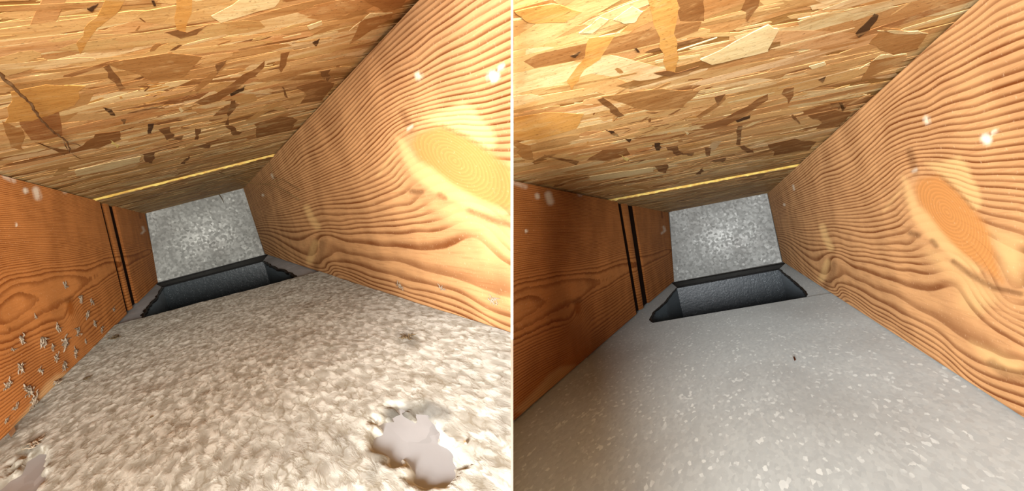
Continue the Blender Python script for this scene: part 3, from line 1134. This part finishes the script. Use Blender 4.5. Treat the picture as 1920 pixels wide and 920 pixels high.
    link('seal', mesh_from('seal', V, Fs, True), parent=boot, mat=MASTIC)
    return root, boot


def build_end(bay, corners, word):
    pts = [tuple(bay.loc('e', bay.hit('e', *p))[0, :2]) for p in corners]
    # folded sheet: grid with a slight belly and a turned lower hem
    P = [np.array(p) for p in pts]        # tl, tr, br, bl
    nu, nv = 24, 18
    V = []
    for j in range(nv + 1):
        for i in range(nu + 1):
            u, v = i / nu, j / nv
            p = (P[0] * (1 - u) + P[1] * u) * (1 - v) + (P[3] * (1 - u) + P[2] * u) * v
            z = 0.006 * math.sin(math.pi * u) * math.sin(math.pi * v)
            V.append((p[0], p[1], z))
    Fc = []
    for j in range(nv):
        for i in range(nu):
            a = j * (nu + 1) + i
            Fc.append((a, a + nu + 1, a + nu + 2, a + 1))
    a, b, c = (np.array(V[k]) for k in Fc[0][:3])
    if np.cross(b - a, c - a)[2] < 0:
        Fc = [f[::-1] for f in Fc]
    n = len(V)
    V += [(x, y, z - 0.0012) for x, y, z in V]
    Fc += [tuple(k + n for k in f[::-1]) for f in list(Fc)]
    ring = list(range(nu + 1)) + [j * (nu + 1) + nu for j in range(1, nv + 1)] + [nv * (nu + 1) + i for i in range(nu - 1, -1, -1)] + [j * (nu + 1) for j in range(nv - 1, 0, -1)]
    for k in range(len(ring)):
        x, y = ring[k], ring[(k + 1) % len(ring)]
        Fc.append((x, y, y + n, x + n))
    me = mesh_from('end_plate', V, Fc, False)
    return link('end_plate', me, mat=GALV_END, matrix=bay.matrix('e'), category='metal plate',
                label='grey galvanised sheet closing the far end of %s' % word)


WL = 'the dusty left bay'
WR = 'the clean right bay'
build_ceiling(LB, H_ceil, WL, 21, ((175, 373), (545, 281)))
build_ceiling(RB, IDENT, WR, 22, ((1147, 373), (1500, 307)))
build_left_joist(LB, H_left, WL, 0.10)
build_left_joist(RB, IDENT, WR, 0.20)
build_right_joist(LB, H_right, WL, 0.10)
build_right_joist(RB, IDENT, WR, 0.14)
floor_l, boot_l = build_floor(LB, WL, ((215, 614), (597, 510)),
                              [(269, 599), (267, 594), (271, 583), (284, 568), (296, 552)], [(557, 521), (548, 514), (537, 508), (518, 502), (504, 495)],
                              (303, 537), (493, 488), GALV_DUSTY, 'beige-grey sheet metal pan under the dust in %s' % WL)
floor_r, boot_r = build_floor(RB, WR, ((1165, 614), (1556, 549)),
                              [(1224, 603), (1219, 597), (1226, 583), (1248, 565), (1257, 552)], [(1512, 553), (1508, 544), (1492, 529), (1479, 519), (1467, 509)],
                              (1269, 538), (1461, 503), GALV, 'grey spangled galvanised sheet metal pan forming the floor of %s' % WR)
build_end(LB, [(274, 399), (456, 352), (496, 477), (296, 529)], WL)
build_end(RB, [(1255, 396), (1438, 361), (1466, 491), (1264, 528)], WR)

# white-edged sheet that divides the two bays
front = []
for vpx in np.linspace(-40, 960, 41):
    zz = (460 - vpx) / FPX
    y = 9.0
    for bay, pls in ((LB, 'crf'), (RB, 'clf')):
        for pl in pls:
            q = bay.n[pl][1] + bay.n[pl][2] * zz
            if q > 0:
                y = min(y, 1 / q)
    front.append((y - 0.012, zz))
prof = [(y, zz * y, 2.2 * y / FPX) for y, zz in front] + [(0.20, -0.165, 0.0004), (0.62, -0.19, 0.0004), (0.62, 0.16, 0.0004)]
n = len(prof)
V = [(-t, y, z) for y, z, t in prof] + [(t, y, z) for y, z, t in prof]
Fs = [tuple(range(n)), tuple(range(2 * n - 1, n - 1, -1))] + [((i + 1) % n, i, n + i, n + (i + 1) % n) for i in range(n)]
me = mesh_from('trim_1', V, Fs)
bm = bmesh.new(); bm.from_mesh(me); bmesh.ops.recalc_face_normals(bm, faces=bm.faces); bm.to_mesh(me); bm.free()
link('trim_1', me, mat=WHITE, matrix=RM.copy(), kind='structure', category='divider', label='thin white upright edge standing between the dusty bay and the clean bay')

# ------------------------------------------------------------------ dust and litter of the left bay
fl = lambda y: LB.edge('f', 'l', y)
fr = lambda y: LB.edge('f', 'r', y)
yl, yr = LB.hit('f', 217, 612)[1], LB.hit('f', 590, 513)[1]
L, Fc = slab(LB, 'f', fl, fr, (0.06, yl), (0.06, yr), 300, 170, 0.001, inset=(0.001, 0.001), back=False)
px = proj(LB.camco('f', L))
nz = 0.6 * noise_np(L[:, 0] * 0.4, L[:, 1], 70, 5) + 0.4 * noise_np(L[:, 0] * 0.4, L[:, 1], 150, 6)
bare = np.maximum(poly_mask(px, [(722, 800), (745, 785), (775, 782), (812, 800), (838, 830), (858, 868), (850, 892), (808, 905), (770, 885), (735, 850), (712, 838)], 26),
                  poly_mask(px, [(-20, 950), (20, 900), (58, 862), (80, 866), (74, 900), (60, 950)], 20))
nf = noise_np(L[:, 0] * 0.4, L[:, 1], 240, 9)
bare = np.clip(bare + ((nz - 0.5) * 0.6 + (nf - 0.5) * 0.6) * (bare > 0), 0, 1)
keep = 1 - np.clip((bare - 0.15) / 0.45, 0, 1)
L[:, 2] = -0.003 * (1 - keep) + keep * (0.0014 + 0.0012 * nz + 0.0014 * noise_np(L[:, 0] * 0.5, L[:, 1], 25, 8))
me = mesh_from('dust_layer', L, [f for f in Fc if max(keep[list(f)]) > 0], True)
dark = np.zeros(len(L))
for pts, w, sgt in (([(735, 782), (765, 776), (800, 772), (838, 788)], 13, 0.8), ([(790, 775), (835, 792)], 9, 0.5), ([(640, 835), (655, 850)], 14, 0.35), ([(715, 870), (700, 900)], 12, 0.3),
                    ([(8, 830), (40, 800), (80, 765)], 14, 0.35), ([(60, 845), (70, 838)], 9, 0.5), ([(765, 640), (770, 645)], 16, 0.4), ([(860, 700), (890, 730)], 22, 0.25),
                    ([(930, 640), (955, 700), (955, 800)], 30, 0.25)):
    dark = np.maximum(dark, sgt * stroke_mask(px, pts, w))
# dust also lies on the bare sheet's rim in flakes
bm = bmesh.new(); bm.from_mesh(me)
bm.to_mesh(me); bm.free()
set_attr(me, 'dark', dark * (0.4 + 1.1 * nz))
clip_mesh(me, LB, 'f')
link('dust_layer', me, mat=DUST, matrix=LB.matrix('f'), kind='stuff', category='dust', label='thick felted beige dust layer covering the sheet metal floor of the dusty left bay')


def tuft(bay, pl, u, v, size, tall, name, mat, rr, z0=0.0, **props):
    """matted wisp of lint lying on a surface; size in pixels as seen"""
    P = bay.hit(pl, u, v)
    m = size * P[1] / FPX * rr.choice((0.75, 0.9, 1.0, 1.15, 1.4))
    c = bay.loc(pl, P)[0]
    rad = min(max(0.035 * m, 0.00022), 0.0007)
    parts = []
    main = rr.uniform(0, math.pi) if tall == 0 else tall
    for k in range(8):
        a = main + rr.gauss(0, 0.35) + rr.choice((0, math.pi))
        o_ = rr.uniform(-0.4, 0.4) * m
        p = np.array([2.2 * math.cos(main) * o_ + rr.gauss(0, 0.05) * m, math.sin(main) * o_ + rr.gauss(0, 0.05) * m, rad])
        path = []
        n = 7
        for i in range(n):
            path.append(p.copy())
            a += rr.gauss(0, 0.55)
            p = p + np.array([2.2 * math.cos(a), math.sin(a), 0]) * m * rr.uniform(0.06, 0.18)
            p[2] = rad + abs(rr.gauss(0, 0.05)) * m
        mid = np.mean(path, axis=0)
        path = [q - 0.6 * np.array([mid[0], mid[1], 0]) for q in path]
        parts.append(tube(path, rad, 4, rr))
    # matted core
    core = []
    for k in range(3 if size >= 24 else 1):
        q = np.array([rr.gauss(0, 0.14), rr.gauss(0, 0.10), 0.04]) * m
        ring = []
        n = 9
        V = [tuple(q + np.array([0, 0, 0.06 * m]))]
        for i in range(n):
            t = 2 * math.pi * i / n
            w = rr.uniform(0.03, 0.12) * m
            V.append(tuple(q + np.array([2.0 * math.cos(t) * w, math.sin(t) * w, -0.03 * m])))
        Fk = [(0, 1 + i, 1 + (i + 1) % n) for i in range(n)] + [tuple(range(n, 0, -1))]
        parts.append((V, Fk))
    V, Fk = join(parts)
    me = mesh_from(name, V, Fk)
    M = bay.matrix(pl) @ Matrix.Translation((c[0], c[1], z0))
    return link(name, me, mat=mat, matrix=M, **props)


tr = random.Random(31)
for u, v, sz in ((66, 593, 15), (37, 690, 26), (122, 535, 20), (80, 637, 22), (120, 642, 30), (107, 615, 28), (145, 620, 22), (163, 590, 18), (172, 567, 18), (212, 580, 18),
                 (190, 618, 18), (52, 730, 28), (75, 695, 20), (40, 636, 20), (120, 684, 24), (140, 662, 22), (105, 672, 22), (176, 606, 16), (28, 765, 24), (12, 722, 22), (60, 755, 24),
                 (160, 640, 16), (24, 655, 16), (98, 650, 16), (150, 560, 14), (10, 790, 20)):
    own = {(66, 593): 'small round grey dust blob on the left joist, left of the little knot',
           (37, 690): 'largest matted grey dust blob on the left joist, near the picture edge',
           (122, 535): 'uppermost grey dust wisp on the left joist, above the little knot',
           (212, 580): 'grey dust wisp on the left joist closest to the dark seams',
           (145, 620): 'grey dust wisp on the left joist right below the little knot',
           (10, 790): 'lowest grey dust wisp on the left joist, at the picture edge'}.get((u, v))
    if own:
        tuft(LB, 'l', u, v, sz, 0, 'dust_tuft', LINT, tr, category='dust', label=own)
    else:
        tuft(LB, 'l', u, v, sz, 0, 'dust_tuft', LINT, tr, category='dust', group='dust tufts on the left joist', label='one of the many thin grey dust wisps scattered low on the left joist')
for u, v, sz, lab in ((750, 535, 26, 'grey cobwebby wisp on the knotty joist, leftmost of the three above the dusty floor'),
                      (830, 541, 24, 'grey cobwebby wisp on the knotty joist, middle of the three above the dusty floor'),
                      (925, 561, 22, 'grey cobwebby wisp on the knotty joist, rightmost of the three above the dusty floor')):
    tuft(LB, 'r', u, v, sz, 0, 'dust_tuft', LINT, tr, category='dust', label=lab)
for u, v, sz, mat, lab in ((765, 640, 30, LINT_DARK, 'brown fuzzy lint clump on the dusty floor, in front of the knotty joist'),
                           (166, 714, 14, LINT_DARK, 'small dark lint crumb on the dusty floor, near the left joist'),
                           (215, 638, 22, LINT_DARK, 'round grey fuzz ball on the dusty floor, just before the black duct opening'),
                           (287, 790, 10, LINT_DARK, 'tiny dark crumb in the middle of the dusty floor'),
                           (66, 842, 34, LINT, 'grey lint clump above the bare patch in the lower left corner'),
                           (108, 722, 34, LINT, 'grey matted dust roll in the corner below the orange left joist')):
    tuft(LB, 'f', u, v, sz, 0, 'lint_clump', mat, tr, z0=0.003, category='lint', label=lab)


def chip(bay, pl, pts, th, name, mat, z0=0.0, **props):
    q = [tuple(bay.loc(pl, bay.hit(pl, *p))[0, :2]) for p in pts]
    cx, cy = np.mean([p[0] for p in q]), np.mean([p[1] for p in q])
    V, Fk = prism([(x - cx, y - cy) for x, y in q], 0, th)
    me = mesh_from(name, V, Fk)
    return link(name, me, mat=mat, matrix=bay.matrix(pl) @ Matrix.Translation((cx, cy, z0)), **props)


chip(LB, 'f', [(20, 822), (31, 809), (33, 816), (24, 828)], 0.0012, 'wood_chip', PALECHIP, 0.0035, category='wood chip', label='pale wood chip on the dusty floor under the left joist end')
chip(LB, 'f', [(873, 843), (877, 842), (879, 846), (875, 847)], 0.001, 'wood_chip', PALECHIP, 0.0035, category='wood chip', label='tiny bright chip on the dusty floor right of the bare patch')
chip(RB, 'f', [(1488, 672), (1490, 671), (1493, 676), (1490, 678)], 0.001, 'wood_chip', CHIP, 0.0008, category='wood chip', label='single tiny brown chip on the clean grey metal floor')
for pts, lab in (([(62, 763), (78, 742), (80, 744), (65, 766)], 'lowest of the three pale splinters under the left joist'),
                 ([(82, 742), (100, 722), (102, 725), (85, 745)], 'middle of the three pale splinters under the left joist'),
                 ([(98, 708), (128, 688), (130, 692), (103, 714)], 'uppermost of the three pale splinters under the left joist')):
    chip(LB, 'f', pts, 0.003, 'wood_splinter', SPLINTER, 0.003, category='splinter', label=lab)

# dusty string hanging under the board
pts = [(-40, 95), (5, 145), (22, 160), (40, 178), (56, 195), (72, 217), (88, 236), (104, 250), (116, 258), (124, 266), (130, 276), (130, 284)]
sr = random.Random(4)
path = [LB.hit('c', u + sr.uniform(-1, 1), v + sr.uniform(-1, 1), lift=0.004 + 0.006 * (1 - i / len(pts))) for i, (u, v) in enumerate(pts)]
fine = []
for a, b in zip(path[:-1], path[1:]):
    for k in range(4):
        fine.append(a + (b - a) * k / 4 + np.array([sr.gauss(0, 1), sr.gauss(0, 1), sr.gauss(0, 1)]) * 0.0003)
fine.append(path[-1])
base = fine[0].copy()
RMi = RM
tp = [tube([p - base for p in fine], [0.0007 * (1.15 - 0.4 * i / len(fine)) for i in range(len(fine))], 6, sr)]
root = link('dusty_string', None, matrix=RM @ Matrix.Translation(base), category='string', label='frayed dusty string dangling below the strand board at the upper left edge')
V, Fk = tp[0]
link('strand', mesh_from('strand', V, Fk, True), parent=root, mat=STRING)
for br in ([(124, 266), (134, 268), (144, 270), (152, 274)], [(116, 258), (122, 272), (128, 282)], [(130, 284), (140, 292), (152, 298)]):
    q = [LB.hit('c', *p, lift=0.004) - base for p in br]
    V, Fk = tube(q, 0.0004, 5, sr)
    link('frayed_end', mesh_from('frayed_end', V, Fk, True), parent=root, mat=STRING)

# cobweb between the board and the knotty joist
pa = LB.hit('c', 409, 321, lift=0.002); pb = LB.hit('r', 561, 374, lift=0.002)


def webpt(u, v):
    t = min(max((u - 409) / (561 - 409), 0), 1)
    r_ = ray(u, v)
    y = pa[1] * (1 - t) + pb[1] * t
    for pl in ('c', 'r'):
        y = min(y, LB.hit(pl, u, v, lift=0.002)[1])
    return r_ * y


root = link('cobweb', None, matrix=RM @ Matrix.Translation(pa), category='cobweb', label='thin brown cobweb threads spanning from the board to the knotty joist near the end plate')
for br, rad in (([(409, 321), (425, 329), (443, 335), (463, 341), (483, 345), (503, 346), (523, 351), (543, 363), (561, 374)], 0.00075),
                ([(483, 345), (503, 344), (516, 340), (528, 335), (545, 345), (564, 356)], 0.0005),
                ([(505, 301), (509, 318), (513, 332), (517, 344)], 0.0005), ([(513, 332), (524, 336), (520, 345)], 0.0005)):
    V, Fk = tube([webpt(*p) - pa for p in br], rad, 5, sr, False)
    link('thread', mesh_from('thread', V, Fk, True), parent=root, mat=WEB)

# bit of dusty root fibre hanging over the end plate
root_p = [LB.hit('e', u, v, lift=0.014) for u, v in ((409, 361), (412, 366), (416, 372), (420, 380))]
V, Fk = tube([p - root_p[0] for p in root_p], 0.0016, 5, sr)
link('lint_strand', mesh_from('lint_strand', V, Fk, True), mat=LINT_DARK, matrix=RM @ Matrix.Translation(root_p[0]), category='lint',
     label='short brown lint strand hanging over the top of the end plate in the dusty bay')
